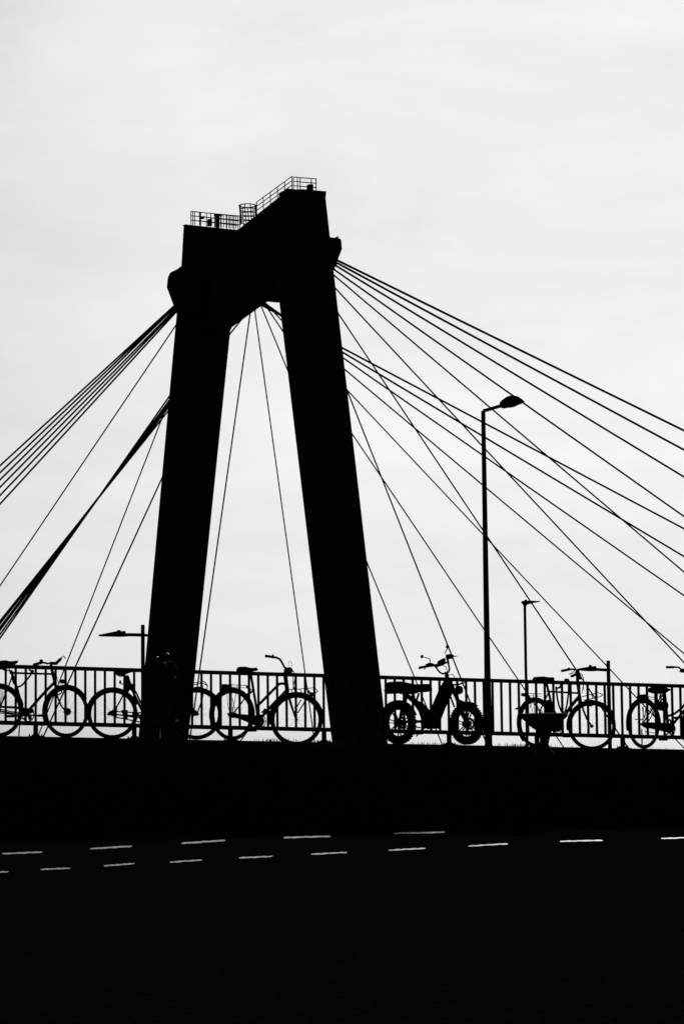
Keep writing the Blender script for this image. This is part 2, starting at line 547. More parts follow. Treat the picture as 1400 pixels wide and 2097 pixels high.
for x0, y0, x1, y1, wd, ys in fr: stay(x0, y0, x1, y1, base_far, 246.5, ys, wd)
fl = [(146, 820, 0, 954.2, 3.4), (155.6, 820, 0, 968.6, 3.4), (165, 820, 0, 983.3, 3.4), (175.4, 820, 0, 998.5, 3.4), (185, 820, 0, 1015.4, 3.4), (195, 820, 0, 1032.9, 3.4)]
for x0, y0, x1, y1, wd in fl: stay(x0, y0, x1, y1, base_far, 243.4, 620, wd)
stay(256.6, 820, 0, 1200.6, base_far, 243.2, 645, 2.4)
stay(175, 1260, 135.5, 1361.5, base_far, 243.2, 690, 2.2)
for k, sl in enumerate((1.25, 1.285, 1.315, 1.35, 1.385, 1.43)):
    xp = 203 + (0.6, -0.6, 0.4, -0.4, 0.5, -0.3)[k]
    stay(xp, 1018, 0, 1018 + sl * xp, base_near, 229.5, 575, 2.9)
stay(457, 706, 156, 1363, base_near, 229.5, 590, 2.4)
stay(511.6, 646, 410, 1365, base_near, 229.5, 592, 2.3)
# railing and ladder on the tower
def railing(path_, posts_, hh, d_rails=3, rr=0.046, split=None):
    """rails and posts over a polyline of floor points with fraction list for posts"""
    mb = MB()
    for k in range(d_rails):
        h = hh * (k + 1) / d_rails
        mb.tube([p + Vector((0, 0, h)) for p in path_], rr, 5)
    for f in posts_:
        i = min(int(f), len(path_) - 2); g = path_[i].lerp(path_[i + 1], f - i)
        mb.tube([g, g + Vector((0, 0, hh))], rr, 5)
    return mb.build('service_railing', M['bridge_paint'], bridge, bridge)
n1, n2, n3, n4 = P(600, 389, 230), P(648, 393, 230.3), P(640, 397, 233), P(600, 396, 233)
rh = (389 - 362) / FPX * 230
railing([n1, n2], [0.02, 0.19, 0.78, 0.98], rh)
railing([n2, P(613, 390, 232.4)], [0.03, 0.95], rh)
railing([P(598, 387.5, 230.1), P(525, 440, 238)], [0, 0.2, 0.4, 0.6, 0.8, 0.99], rh)
mb = MB(); mb.prism([P(631.5, 391, 229.9), P(641.5, 391.6, 229.9), P(641.5, 378, 229.9), P(639, 377, 229.9), P(632.5, 377, 229.9)], NN * 0.5)
mb.build('beacon', M['bridge_paint'], bridge, bridge, smooth=False)
fh_ = 28 / FPX * 242
railing([P(391.3, 460.2, 241.8), P(440, 465.5, 241.9)], [0, 0.08, 0.36, 0.41, 0.65, 0.83, 0.99], fh_)
railing([P(441.6, 465.7, 241.9), P(488, 471, 242)], [0, 0.1, 0.25, 0.5, 0.65, 0.8, 0.99], fh_)
railing([P(397, 460.2, 243.6), P(492, 469, 244)], [0.02, 0.14, 0.5, 0.58, 0.64, 0.7, 0.76, 0.83, 0.9, 0.99], fh_ * 0.97)
def small_box(x0, y0, x1, y1, d, name):
    mb = MB(); mb.prism([P(x0, y1, d), P(x1, y1, d), P(x1, y0, d), P(x0, y0, d)], NN * 0.4)
    mb.build(name, M['bridge_paint'], bridge, bridge, smooth=False)
small_box(427.5, 448, 434.5, 462, 242.6, 'floodlight')
small_box(445.5, 441, 450, 466, 242.6, 'equipment_cabinet')
small_box(414.5, 442.5, 419, 447.5, 242.6, 'floodlight')
small_box(441, 438.6, 457, 441, 242.7, 'floodlight')
# cage ladder
mb = MB()
cc0, cc1 = P(510, 460, 239.6), P(507, 421, 239.6)
rad = 17 / FPX * 239.6
for k in range(5):
    c = cc0.lerp(cc1, 0.12 + 0.88 * k / 4)
    mb.torus(c, Vector((1, 0, 0)), Vector((0, 1, 0)), rad, 0.05 if k < 4 else 0.09, 0.05, 20, 5)
for k in range(9):
    a = 2 * math.pi * k / 9 + 0.2
    o_ = Vector((math.cos(a), math.sin(a), 0)) * rad
    mb.tube([cc0 + o_, cc1 + o_], 0.05, 5)
mb.build('ladder_cage', M['bridge_paint'], bridge, bridge)
# deck, edge girders and piers, below the crest of the bank
mb = MB()
c0 = base_near.lerp(base_far, 0.5); half = (base_far - base_near).length / 2 + 1.5
across = (base_far - base_near).normalized()
a_, b_ = c0 - E_ * 78, c0 + E_ * 225
prof = [(-half, 0), (half, 0), (half, -1.6), (half * 0.7, -2.6), (-half * 0.7, -2.6), (-half, -1.6)]
mb.ring_strip([[p + across * u + Vector((0, 0, v)) for u, v in prof] for p in (a_, b_)])
mb.build('deck', M['concrete'], bridge, bridge, smooth=False)
for b0 in (base_near, base_far):
    mb = MB()
    mb.prism([b0 + E_ * u + across * v + Vector((0, 0, -2.62)) for u, v in ((-3.5, -2.5), (3.5, -2.5), (3.5, 2.5), (-3.5, 2.5))], Vector((0, 0, -4)))
    mb.build('pier', M['concrete'], bridge, bridge, smooth=False)

# ------------------------------------------------------------------ lamps
def foot_under(p, z): return Vector((p.x, p.y, z))
# tall lamp in front of the fence
dL = 36.35
topL = P(991.3, 832, dL); footL = P(999.8, gl(999.5) + 4, dL)
lamp = empty('street_lamp', footL, 'tall dark street lamp with a drooping cobra head beside the fat tyred moped', 'street lamp')
topL = Vector((footL.x, footL.y, topL.z))
mb = MB(); mb.tube([footL, footL.lerp(topL, 0.3), topL], 0.055, 16, 0.031); mb.build('pole', M['lamp_paint'], lamp, lamp)
mb = MB(); mb.lathe(footL, [(0.075, 0.0), (0.075, 0.03), (0.055, 0.06)], 16); mb.build('base_collar', M['lamp_paint'], lamp, lamp)
mb = MB(); mb.lathe(footL + Vector((0, -0.044, 0.62)), [(0.012, -0.03), (0.016, 0.0), (0.012, 0.03)], 8); mb.build('access_hatch', M['dull_steel'], lamp, lamp)
nrmL = Vector((0, -1, 0))
lsx, lsy = project(topL); lsx -= 991.3; lsy -= 832
def QL(x, y):
    x, y = x + lsx, y + lsy
    return on_plane(x, y, topL, nrmL)
mb = MB(); mb.tube([QL(991.3, 832), QL(1000, 829.8), QL(1028, 821.5)], 0.026, 10); mb.build('arm', M['lamp_paint'], lamp, lamp)
outl = [(1024.3, 824), (1024.6, 815), (1030, 809.5), (1038, 803.5), (1046, 800.6), (1054, 800.2), (1063, 802.4), (1071, 808), (1076.8, 813.8), (1070, 817.6), (1058, 821.6), (1046, 825), (1033, 827.6), (1028, 826)]
mb = MB()
c_ = sum((QL(x, y) for x, y in outl), Vector()) / len(outl)
rings = []
for k, f in ((-1, 0.25), (-0.8, 0.7), (-0.4, 0.95), (0, 1.0), (0.4, 0.95), (0.8, 0.7), (1, 0.25)):
    rings.append([c_ + (QL(x, y) - c_) * f + Vector((0, 0.075 * k, 0)) for x, y in outl])
mb.ring_strip(rings); mb.build('lamp_head', M['lamp_paint'], lamp, lamp)
mb = MB(); mb.blob(QL(1052, 820.5), Vector((0.09, 0, 0.022)), Vector((0, 0.055, 0)), Vector((0, 0, 0.03))); mb.build('lamp_lens', M['lens'], lamp, lamp)

def led_lamp(px, ytop, d, width, label, arms, two_seg=None):
    p = P(px, ytop, d); f = Vector((p.x, p.y, -0.02))
    root = empty('quay_lamp', f, label, 'street lamp', 'low lamp posts beyond the fence')
    mb = MB(); mb.tube([f, p], (width + 0.7) / FPX * d / 2 * 1.1, 12, (width + 0.7) / FPX * d / 2); mb.build('pole', M['lamp_paint'], root, root)
    n_ = Vector((0, -1, 0))
    for pts_arm, ra, head in arms:
        q = lambda x, y: on_plane(x, y, p, n_)
        if pts_arm:
            mb = MB(); mb.tube([q(*pt) for pt in pts_arm], 1.2 * ra / FPX * d, 8); mb.build('arm', M['lamp_paint'], root, root)
        c = sum((q(x, y) for x, y in head), Vector()) / len(head)
        mb = MB()
        mb.ring_strip([[c + (q(x, y) - c) * s_ + Vector((0, k * 0.13, 0)) for x, y in head] for k, s_ in ((-1, 0.6), (-0.75, 1), (0.75, 1), (1, 0.6))])
        mb.build('lamp_head', M['lamp_paint'], root, root, smooth=False)
    return root
hl = [(202, 1301.5), (204, 1300), (241, 1292.6), (241, 1290.6), (247, 1290.6), (247.5, 1293), (257, 1292.4), (257.5, 1296.8), (265, 1297.4), (265, 1302.4), (258, 1303.4), (245, 1304), (204, 1303)]
led_lamp(292.7, 1279.5, 60, 7.2, 'low double headed lamp post with flat wedge heads in front of the left tower leg',
         [([(262, 1299.8), (297, 1300.4)], 2.9, hl), ([(288, 1300.6), (325, 1302)], 2.4, [(585 - x - 0.5, y + 2) for x, y in reversed(hl)])])
hr = [(1178.5, 1370.6), (1182, 1369.2), (1205, 1365.2), (1205.5, 1361.6), (1209.5, 1361.6), (1210, 1364.8), (1219, 1364), (1220, 1368), (1224, 1368.6), (1224, 1373.6), (1216, 1374.6), (1205, 1374.6), (1184, 1373)]
led_lamp(1244.3, 1352.8, 66, 7.0, 'low single headed lamp post pointing left beside the rightmost upright bicycles',
         [([(1222, 1371), (1246, 1372.4)], 2.6, hr)])
hs = [(1066.8, 1231.5), (1073, 1230), (1073.5, 1228.2), (1077.5, 1228.2), (1078, 1230), (1104.6, 1231), (1104.6, 1232.4), (1094, 1234.4), (1082, 1237.2), (1077.5, 1238.5), (1077, 1242), (1071.5, 1242), (1070.5, 1238.5), (1067, 1235)]
led_lamp(1073.6, 1236, 95, 5.0, 'distant slim lamp post with one flat head pointing right beyond the fence', [(None, 0, hs)])

# ------------------------------------------------------------------ stone bowl
dB = 34.3
bc = P(1112, 1463, dB); bx = FPX / dB
bowl = empty('stone_basin', foot_under(bc, along(s_at(1113), 1.6).z - 0.1), 'dark round basin on a thick pedestal in front of the bicycle by the lamp post', 'basin')
z0 = bc.z
def hz(y): return z0 - (y - 1463) / bx
prof = [(1, 1463.4), (30, 1462.6), (46, 1460.8), (49.5, 1461.6), (50.5, 1464.5), (48.5, 1468), (43.5, 1472.6), (37, 1478), (30, 1485.6), (22, 1491.6), (14, 1496), (12, 1500), (10, 1506), (8.6, 1514), (9, 1522), (12, 1530), (18, 1538), (22, 1541), (23, 1550)]
mb = MB(); mb.lathe(bc, [(r_ / bx, hz(y) - z0) for r_, y in prof if y <= 1500], 40); mb.build('bowl', M['stone'], bowl, bowl)
mb = MB(); mb.lathe(bc, [(r_ / bx * 0.985, hz(y) - z0 + 0.002) for r_, y in prof if y >= 1499], 24); mb.build('pedestal', M['stone'], bowl, bowl)
mb = MB(); mb.blob(P(1113.5, 1461.6, dB), Vector((0.07, 0, 0)), Vector((0, 0.07, 0)), Vector((0, 0, 0.006))); mb.build('spout', M['stone'], bowl, bowl)

# ------------------------------------------------------------------ bicycles
class Bike:
    def __init__(s, label, rear, front, d, yaw, rr, rf, fyaw, cat='bicycle', name='bicycle', group='bicycles parked along the fence'):
        s.dir = Vector((math.cos(yaw), math.sin(yaw), 0)); s.n = Vector((math.sin(yaw), -math.cos(yaw), 0))
        s.fdir = Vector((math.cos(fyaw), math.sin(fyaw), 0)); s.fn = Vector((math.sin(fyaw), -math.cos(fyaw), 0))
        s.o = P(rear[0], rear[1], d); s.d = d
        s.fo = on_plane(front[0], front[1], s.o, s.n)
        s.rr, s.rf = rr, rf
        s.root = empty(name, s.o - Vector((0, 0, rr)), label, cat, group)
        s.up = Vector((0, 0, 1))
    def q(s, pt, w_=0.0): return on_plane(pt[0], pt[1], s.o + s.n * w_, s.n)
    def fq(s, pt, w_=0.0): return on_plane(pt[0], pt[1], s.fo + s.fn * w_, s.fn)
    def part(s, mb, name, m_='frame_paint', parent=None, smooth=True):
        return mb.build(name, M[m_], parent or s.root, s.root, smooth)
    def wheel(s, front, ra=0.021, rn=0.02, spokes=32, rim=True):
        c, dr_, n_, r_ = (s.fo, s.fdir, s.fn, s.rf) if front else (s.o, s.dir, s.n, s.rr)
        mb = MB(); mb.lathe(c, [(0.012, -0.055), (0.018, -0.04), (0.018, -0.03), (0.014, -0.028), (0.014, 0.028), (0.018, 0.03), (0.018, 0.04), (0.012, 0.055)], 12, n_)
        wh = s.part(mb, 'wheel', 'dull_steel')
        mb = MB(); mb.torus(c, dr_, s.up, r_ - ra, ra, rn, 56, 8); s.part(mb, 'tyre', 'rubber', wh)
        if rim:
            mb = MB(); mb.torus(c, dr_, s.up, r_ - 2 * ra - 0.006, 0.010, 0.013, 56, 6); s.part(mb, 'rim', 'dull_steel', wh)
        mb = MB()
        for k in range(spokes):
            a = 2 * math.pi * k / spokes
            sd_ = 1 if k % 2 else -1
            off = 0.9 if (k // 2) % 2 else -0.9
            p1 = c + (dr_ * math.cos(a) + s.up * math.sin(a)) * (r_ - 2 * ra)
            p0 = c + (dr_ * math.cos(a + off) + s.up * math.sin(a + off)) * 0.018 + n_ * sd_ * 0.03
            mb.tube([p0, p1], 0.0008, 3)
        s.part(mb, 'spokes', 'dull_steel', wh)
        return wh
    def fat_wheel(s, front):
        c, dr_, n_, r_ = (s.fo, s.fdir, s.fn, s.rf) if front else (s.o, s.dir, s.n, s.rr)
        mb = MB(); mb.lathe(c, [(0.02, -0.09), (0.045, -0.06), (0.052, -0.03), (0.052, 0.03), (0.045, 0.06), (0.02, 0.09)], 18, n_)
        wh = s.part(mb, 'wheel', 'plastic')
        mb = MB(); mb.torus(c, dr_, s.up, r_ - 0.05, 0.05, 0.05, 56, 10)
        # tread blocks
        for k in range(44):
            a = 2 * math.pi * k / 44
            d_ = dr_ * math.cos(a) + s.up * math.sin(a)
            for w_ in (-0.022, 0.022):
                cc = c + d_ * (r_ - 0.009) + n_ * w_
                tdir = (-dr_ * math.sin(a) + s.up * math.cos(a))
                mb.bar(cc - tdir * 0.011, cc + tdir * 0.011, 0.03, 0.016, d_)
        s.part(mb, 'tyre', 'rubber', wh)
        mb = MB(); mb.torus(c, dr_, s.up, r_ - 0.105, 0.014, 0.035, 40, 6); s.part(mb, 'rim', 'plastic', wh)
        for k in range(7):
            a = 2 * math.pi * k / 7 + 0.3
            d_ = dr_ * math.cos(a) + s.up * math.sin(a)
            t_ = -dr_ * math.sin(a) + s.up * math.cos(a)
            mb = MB()
            for sg in (-0.016, 0.016):
                mb.bar(c + d_ * 0.05 + t_ * sg * 0.7, c + d_ * (r_ - 0.105) + t_ * sg * 1.6, 0.012, 0.02, n_)
            s.part(mb, 'wheel_spoke', 'plastic', wh, False)
        mb = MB(); mb.torus(c + n_ * 0.07, dr_, s.up, 0.07, 0.018, 0.003, 28, 6); s.part(mb, 'brake_disc', 'dull_steel', wh)
    def guard(s, front, a0, a1, gap=0.012, h=0.011, wd=0.026, flap=None, name='mudguard'):
        c, dr_, r_ = (s.fo, s.fdir, s.rf) if front else (s.o, s.dir, s.rr)
        mb = MB(); mb.torus(c, dr_, s.up, r_ + gap - h * 0.2, h, wd, 30, 8, R(a0), R(a1))
        return s.part(mb, name, 'plastic')
    def frame(s, tubes, name='frame'):
        mb = MB()
        for pts, r_, *w_ in tubes:
            ww = w_[0] if w_ else 0.0
            mb.tube([s.q(p, ww) for p in pts], r_ * 1.18, 10)
        return s.part(mb, name, 'frame_paint')
    def stays(s, tubes, w_=0.055, r_=0.009):
        mb = MB()
        for pts in tubes:
            for sg in (-1, 1):
                k = len(pts) - 1
                mb.tube([s.q(p, sg * (w_ if i < k else w_ * 0.35)) for i, p in enumerate(pts)], r_ * 1.2, 8)
        return s.part(mb, 'rear_stays', 'frame_paint')
    def fork(s, crown, pts, w_=0.05, r_=0.012, m_='frame_paint'):
        mb = MB()
        for sg in (-1, 1):
            mb.tube([s.fq(p, sg * w_) for p in pts], r_ * 1.15, 10, r_ * 0.9)
        a, b = s.fq(pts[0], w_), s.fq(pts[0], -w_)
        mb.tube([a, b], r_ * 1.1, 8)
        mb.tube([s.fq(pts[0]), s.fq(crown)], r_ * 1.2, 10)
        return s.part(mb, 'fork', m_)
    def saddle(s, prof, halfw, nose_w=0.02, m_='leather'):
        """prof: list of (px, ytop, ybottom, width factor) from tail to nose"""
        mb = MB(); rings = []
        for (x, yt, yb, wf) in prof:
            hw = halfw * wf
            a, b = s.q((x, yt)), s.q((x, yb))
            zc, hh = (a + b) / 2, (a - b).length / 2
            rings.append([zc + s.n * hw * math.cos(2 * math.pi * j / 12) + s.up * hh * max(-1, min(1, 1.25 * math.sin(2 * math.pi * j / 12))) for j in range(12)])
        mb.ring_strip(rings)
        return s.part(mb, 'saddle', m_)
    def bars(s, lines, r_=0.011, name='handlebar', m_='dull_steel'):
        mb = MB()
        for pts in lines:
            mb.tube([s.fq((p[0], p[1]), p[2]) for p in pts], r_ * 1.25, 10)
        return s.part(mb, name, m_)
    def tube(s, name, pts, r_, m_='plastic', w_=0.0, front=False, parent=None, n=8):
        f = s.fq if front else s.q
        mb = MB(); mb.tube([f((p[0], p[1]), p[2] if len(p) > 2 else w_) for p in pts], r_, n)
        return s.part(mb, name, m_, parent)
    def tubes(s, name, lines, r_, m_='plastic', front=False, parent=None):
        if len(lines) > 1 and name in ('grip', 'brake_lever', 'mirror_stem', 'shock_absorber', 'seat_bracket', 'swing_arm', 'brake_cable', 'luggage_strap', 'rack_strap'):
            for pts in lines: o = s.tubes(name, [pts], r_, m_, front, parent)
            return o
        f = s.fq if front else s.q
        mb = MB()
        for pts in lines: mb.tube([f((p[0], p[1]), p[2] if len(p) > 2 else 0) for p in pts], r_ * 1.25 + 0.0006, 6)
        return s.part(mb, name, m_, parent)
    def slab(s, name, poly, w0, w1, m_='plastic', front=False, parent=None):
        f = s.fq if front else s.q
        n_ = s.fn if front else s.n
        mb = MB(); mb.prism([f(p, w0) for p in poly], n_ * (w1 - w0))
        return s.part(mb, name, m_, parent, False)
    def ball(s, name, pt, rx, rz, wd, m_='plastic', w_=0.0, front=False, parent=None):
        f = s.fq if front else s.q
        d_ = s.fdir if front else s.dir; n_ = s.fn if front else s.n
        mb = MB(); mb.blob(f(pt, w_), d_ * rx, n_ * wd, s.up * rz, 12, 8)
        return s.part(mb, name, m_, parent)
    def crank(s, bb, p1, p2, ring=0.085, w_=0.07):
        c = s.q(bb)
        mb = MB(); mb.lathe(c, [(0.022, -0.06), (0.022, 0.06)], 12, s.n)
        mb.torus(c + s.n * 0.045, s.dir, s.up, ring, 0.008, 0.003, 30, 6)
        for k in range(5):
            a = 2 * math.pi * k / 5
            mb.tube([c + s.n * 0.045, c + s.n * 0.045 + (s.dir * math.cos(a) + s.up * math.sin(a)) * ring], 0.008, 6)
        ck = s.part(mb, 'crankset', 'dull_steel')
        for pp, sg in ((p1, 1), (p2, -1)):
            e = s.q(pp, sg * (w_ + 0.055)) - s.n * sg * 0.055
            mb = MB(); mb.tube([c + s.n * sg * w_, e], 0.011, 8); s.part(mb, 'crank_arm', 'dull_steel', ck)
            mb = MB(); cp = e + s.n * sg * 0.055
            mb.prism([cp - s.dir * 0.045 - s.up * 0.016 - s.n * 0.045, cp + s.dir * 0.045 - s.up * 0.016 - s.n * 0.045, cp + s.dir * 0.05 - s.n * 0.045, cp + s.dir * 0.04 + s.up * 0.018 - s.n * 0.045, cp - s.dir * 0.04 + s.up * 0.018 - s.n * 0.045, cp - s.dir * 0.05 - s.n * 0.045], s.n * 0.09)
            s.part(mb, 'pedal', 'rubber', ck, False)
    def chaincase(s, hub, bb, r0, r1, w_=0.045):
        a, b = s.q(hub, w_), s.q(bb, w_)
        d_ = (b - a).normalized(); u_ = s.n.cross(d_).normalized()
        poly = []
        for k in range(9):
            t_ = math.pi / 2 + math.pi * k / 8
            poly.append(a + (d_ * math.cos(t_) + u_ * math.sin(t_)) * r0)
        for k in range(13):
            t_ = -math.pi / 2 + math.pi * k / 12
            poly.append(b + (d_ * math.cos(t_) + u_ * math.sin(t_)) * r1)
        mb = MB(); mb.prism(poly, s.n * 0.035)
        return s.part(mb, 'chain_case', 'plastic', None, False)
    def rack(s, x0, x1, y0, y1, foot, hw=0.065, back=None):
        """luggage carrier above the rear wheel"""
        mb = MB()
        for sg in (-1, 1):
            mb.tube([s.q((x0, y0), sg * hw), s.q((x1, y1), sg * hw * 0.8)], 0.006, 6)
            mb.tube([s.q((x0 + (x1 - x0) * 0.35, y0 + (y1 - y0) * 0.35), sg * hw), s.q(foot, sg * hw)], 0.005, 6)
            mb.tube([s.q((x0 + (x1 - x0) * 0.6, y0 + (y1 - y0) * 0.6), sg * hw), s.q(foot, sg * hw)], 0.005, 6)
        mb.tube([s.q((x0, y0)), s.q((x1, y1))], 0.005, 6)
        for k in range(5):
            f = k / 4; x, y = x0 + (x1 - x0) * f, y0 + (y1 - y0) * f
            mb.tube([s.q((x, y), -hw * (1 - 0.2 * f)), s.q((x, y), hw * (1 - 0.2 * f))], 0.005, 6)
        mb.tube([s.q((x0 + 3, y0 + 4), hw), s.q((x1, y1 + 5), hw * 0.8)], 0.004, 6)
        mb.tube([s.q((x0 + 3, y0 + 4), -hw), s.q((x1, y1 + 5), -hw * 0.8)], 0.004, 6)
        return s.part(mb, 'rear_rack', 'dull_steel')
    def kickstand(s, a, b):
        return s.tube('kickstand', [(a[0], a[1], 0.05), (b[0], b[1], 0.12)], 0.009, 'dull_steel')

GROUP = 'bicycles parked along the fence'
# --- bicycle at the left edge
b = Bike('diamond framed bicycle cut by the left edge with a drooping cable lock', (-2, 1456), (136.3, 1457.8), 33.75, R(33), 0.349, 0.349, R(37))
b.wheel(False); b.wheel(True)
b.guard(False, 12, 205); b.guard(True, 30, 200)
b.frame([([(23, 1373), (35.6, 1410), (46.5, 1450), (52, 1463)], 0.016), ([(24, 1378), (66, 1379.2), (108, 1380.4)], 0.0125), ([(104.5, 1362), (107.5, 1374), (114.5, 1405)], 0.019), ([(113.5, 1396), (90, 1420), (52, 1463)], 0.017)])
b.stays([[(-2, 1456), (14, 1417), (26, 1384)], [(-2, 1456), (48, 1464)]])
b.fork((107.5, 1374), [(115.5, 1404), (118.5, 1428), (126, 1446), (136.3, 1457.8)])
b.slab('chain_guard', [(-8, 1445), (30, 1446.2), (67, 1451.6), (64, 1455), (30, 1451.4), (-8, 1449)], 0.04, 0.07)
b.slab('chain_guard_plate', [(44, 1452), (67, 1452), (69, 1459), (60, 1462), (44, 1461)], 0.04, 0.07)
b.tubes('chain', [[(-2, 1452, 0.045), (24, 1457, 0.045), (52, 1462, 0.045)], [(-2, 1459.6, 0.045), (26, 1463, 0.045), (52, 1474, 0.045)]], 0.006, 'dull_steel')
b.crank((55, 1464.5), (87, 1465.5), (20, 1467))
b.ball('chain_tensioner', (62, 1470), 0.03, 0.03, 0.02, 'dull_steel', 0.045)
b.saddle([(-6, 1356, 1368, 0.8), (0, 1353, 1371, 1), (10, 1352.2, 1371, 1), (17, 1354, 1368, 0.7), (24, 1354, 1366, 0.4), (36.5, 1352.4, 1357, 0.22)], 0.095)
b.tubes('saddle_springs', [[(2, 1366, 0.05), (8, 1372, 0.05), (24, 1374, 0.03)], [(2, 1366, -0.05), (8, 1372, -0.05), (24, 1374, -0.03)], [(19, 1368), (22, 1380)]], 0.007, 'dull_steel')
b.tube('lock_cable', [(60, 1371, 0.04), (67, 1376, 0.04), (62, 1384, 0.04), (54, 1394, 0.04), (46, 1403, 0.04), (38, 1407, 0.04), (33, 1405, 0.04), (28, 1397, 0.04), (25, 1384, 0.04), (27, 1375, 0.04)], 0.0135)
b.ball('lock_case', (66.5, 1374.5), 0.03, 0.022, 0.02, 'plastic', 0.04)
b.bars([[(104.5, 1362, 0), (103.5, 1357.5, 0), (98, 1359, -0.08), (93, 1357.5, -0.18), (87, 1356.6, -0.25), (79, 1358.5, -0.30), (70, 1361.3, -0.31)], [(103.5, 1357.5, 0), (108, 1357, 0.1), (116, 1358, 0.22), (119, 1355, 0.29), (127, 1347.5, 0.31)]])
b.tubes('grip', [[(86, 1357, -0.25), (78, 1359, -0.30), (69, 1361.8, -0.31)], [(115.5, 1358, 0.22), (118, 1356, 0.28), (124, 1350, 0.31)]], 0.017, 'rubber', True)
b.slab('headlight', [(102, 1355.4), (114, 1356.4), (112, 1362), (104, 1361)], -0.04, 0.04, 'plastic', True)
b.ball('bell', (85, 1353), 0.026, 0.02, 0.026, 'plastic', -0.25, True)
b.tubes('brake_lever', [[(118, 1355, 0.3), (124, 1348, 0.32), (131, 1343.4, 0.33), (134.5, 1348.5, 0.33)]], 0.0055, 'chrome', True)
b.slab('front_lamp', [(123, 1395), (126, 1391), (130, 1396), (134, 1398.5), (131, 1400), (124, 1400)], -0.03, 0.03, 'plastic', True)
b.tubes('brake_caliper', [[(117, 1408), (122, 1406), (125, 1412), (127, 1417), (124, 1421), (117, 1423)]], 0.008, 'dull_steel', True)
b.ball('hub_dynamo', (138.6, 1457.4), 0.052, 0.05, 0.05, 'plastic', 0.0, True)
b.tubes('brake_cable', [[(103, 1359, 0.02), (113, 1372, 0.03), (118, 1390, 0.02), (121, 1404, 0.02)]], 0.003, 'plastic', True)
b.kickstand((42, 1466), (39, 1509))
b.tubes('dress_guard', [[(-2, 1456, 0.07), (14 - 3 * k, 1409, 0.06)] for k in range(5)], 0.0018, 'plastic')

# --- bicycle behind the left tower leg
b = Bike('upright bicycle behind the low lamp post, half lost against the left tower leg', (230.6, 1462), (402.5, 1462.3), 34.85, R(7), 0.346, 0.352, R(6))
b.wheel(False); b.wheel(True)
b.guard(False, 20, 170); b.guard(True, 20, 160)
b.frame([([(260, 1383), (276, 1424), (299, 1471)], 0.016), ([(362, 1378), (372, 1412)], 0.019), ([(363, 1384), (325, 1425), (292, 1460)], 0.015), ([(371, 1408), (335, 1445), (299, 1472)], 0.016)])
b.stays([[(230.6, 1462), (246, 1436), (264, 1400)], [(230.6, 1462), (299, 1472)]])
b.fork((364, 1380), [(372, 1411), (377, 1434), (387, 1452), (402.5, 1462.3)])
b.tubes('chain', [[(236, 1457, 0.045), (262, 1458.5, 0.045), (299, 1460, 0.045)], [(236, 1463.5, 0.045), (268, 1465, 0.045), (299, 1468, 0.045)], [(234, 1468, 0.045), (299, 1481, 0.045)]], 0.0075, 'dull_steel')
b.crank((299, 1470), (322, 1480), (278, 1462))
b.saddle([(236.5, 1371, 1380, 0.8), (240, 1369.5, 1383.5, 1), (250, 1369, 1383.5, 0.95), (258, 1370, 1381, 0.6), (266, 1370.5, 1378, 0.35), (275.5, 1371.5, 1375.5, 0.2)], 0.10)
b.tubes('saddle_springs', [[(240, 1381, 0.05), (246, 1385.5, 0.05), (258, 1383, 0.03)], [(240, 1381, -0.05), (246, 1385.5, -0.05), (258, 1383, -0.03)]], 0.007, 'dull_steel')
b.slab('ring_lock', [(256, 1384), (264, 1384), (266, 1391), (267, 1395), (266, 1397), (272, 1401.5), (278, 1402), (277, 1408), (266, 1413), (263, 1418), (255, 1412), (255.5, 1396)], -0.04, 0.04)
b.ball('tail_light', (246.6, 1397), 0.016, 0.03, 0.02); b.tube('tail_light_stay', [(248, 1399), (256, 1404)], 0.006)
b.tubes('lock_bar', [[(267, 1412, 0.05), (278, 1416, 0.05), (292, 1446, 0.05)]], 0.011, 'plastic')
b.slab('hub_gear', [(222, 1458), (230, 1454), (240, 1448), (239, 1470), (226, 1465), (219, 1465)], -0.06, 0.06, 'plastic')
b.slab('pedal_block', [(248, 1454), (262, 1454), (262, 1473), (249, 1472), (253, 1468)], 0.07, 0.10, 'rubber')
b.bars([[(361, 1374, 0), (359, 1366, 0), (352, 1355, -0.15), (341, 1344, -0.27), (333, 1340, -0.29)], [(359, 1366, 0), (350, 1357, 0.15), (340, 1352, 0.27), (322, 1347, 0.30)]])
b.tubes('grip', [[(348, 1345, -0.27), (333, 1340, -0.29)], [(340, 1352, 0.27), (324, 1347.4, 0.30)]], 0.017, 'rubber', True)
b.ball('bell', (343, 1340.5), 0.026, 0.026, 0.026, 'chrome', 0.28, True)
b.ball('grip_end', (322, 1347), 0.02, 0.02, 0.02, 'chrome', 0.32, True)
b.ball('lever_end', (337.3, 1358), 0.02, 0.02, 0.02, 'chrome', 0.33, True)
b.tubes('brake_lever', [[(337.3, 1358, 0.33), (341.5, 1366, 0.33)]], 0.004, 'chrome', True)
b.ball('headlight', (359.5, 1387.6), 0.022, 0.018, 0.02, 'chrome', 0.03, True)
b.ball('reflector', (361.5, 1477.4), 0.02, 0.03, 0.02, 'chrome', 0.03, True)
b.tube('kickstand', [(329, 1490, 0.08), (328.6, 1512, 0.12)], 0.005, 'chrome')
b.tubes('front_rack', [[(384, 1402, 0.08), (398, 1398.6, 0.1), (417, 1395, 0.1), (421, 1398.5, 0.06), (425.5, 1404.6, 0), (423, 1411, -0.03), (417, 1411.5, -0.08)], [(384, 1406, -0.08), (398, 1402.5, -0.1), (414, 1399, -0.1), (421, 1402, -0.06), (425.5, 1404.6, 0)], [(414, 1409), (414, 1430), (404, 1461)], [(384, 1409, 0.07), (417, 1406, 0.07)]], 0.0055, 'dull_steel', True)
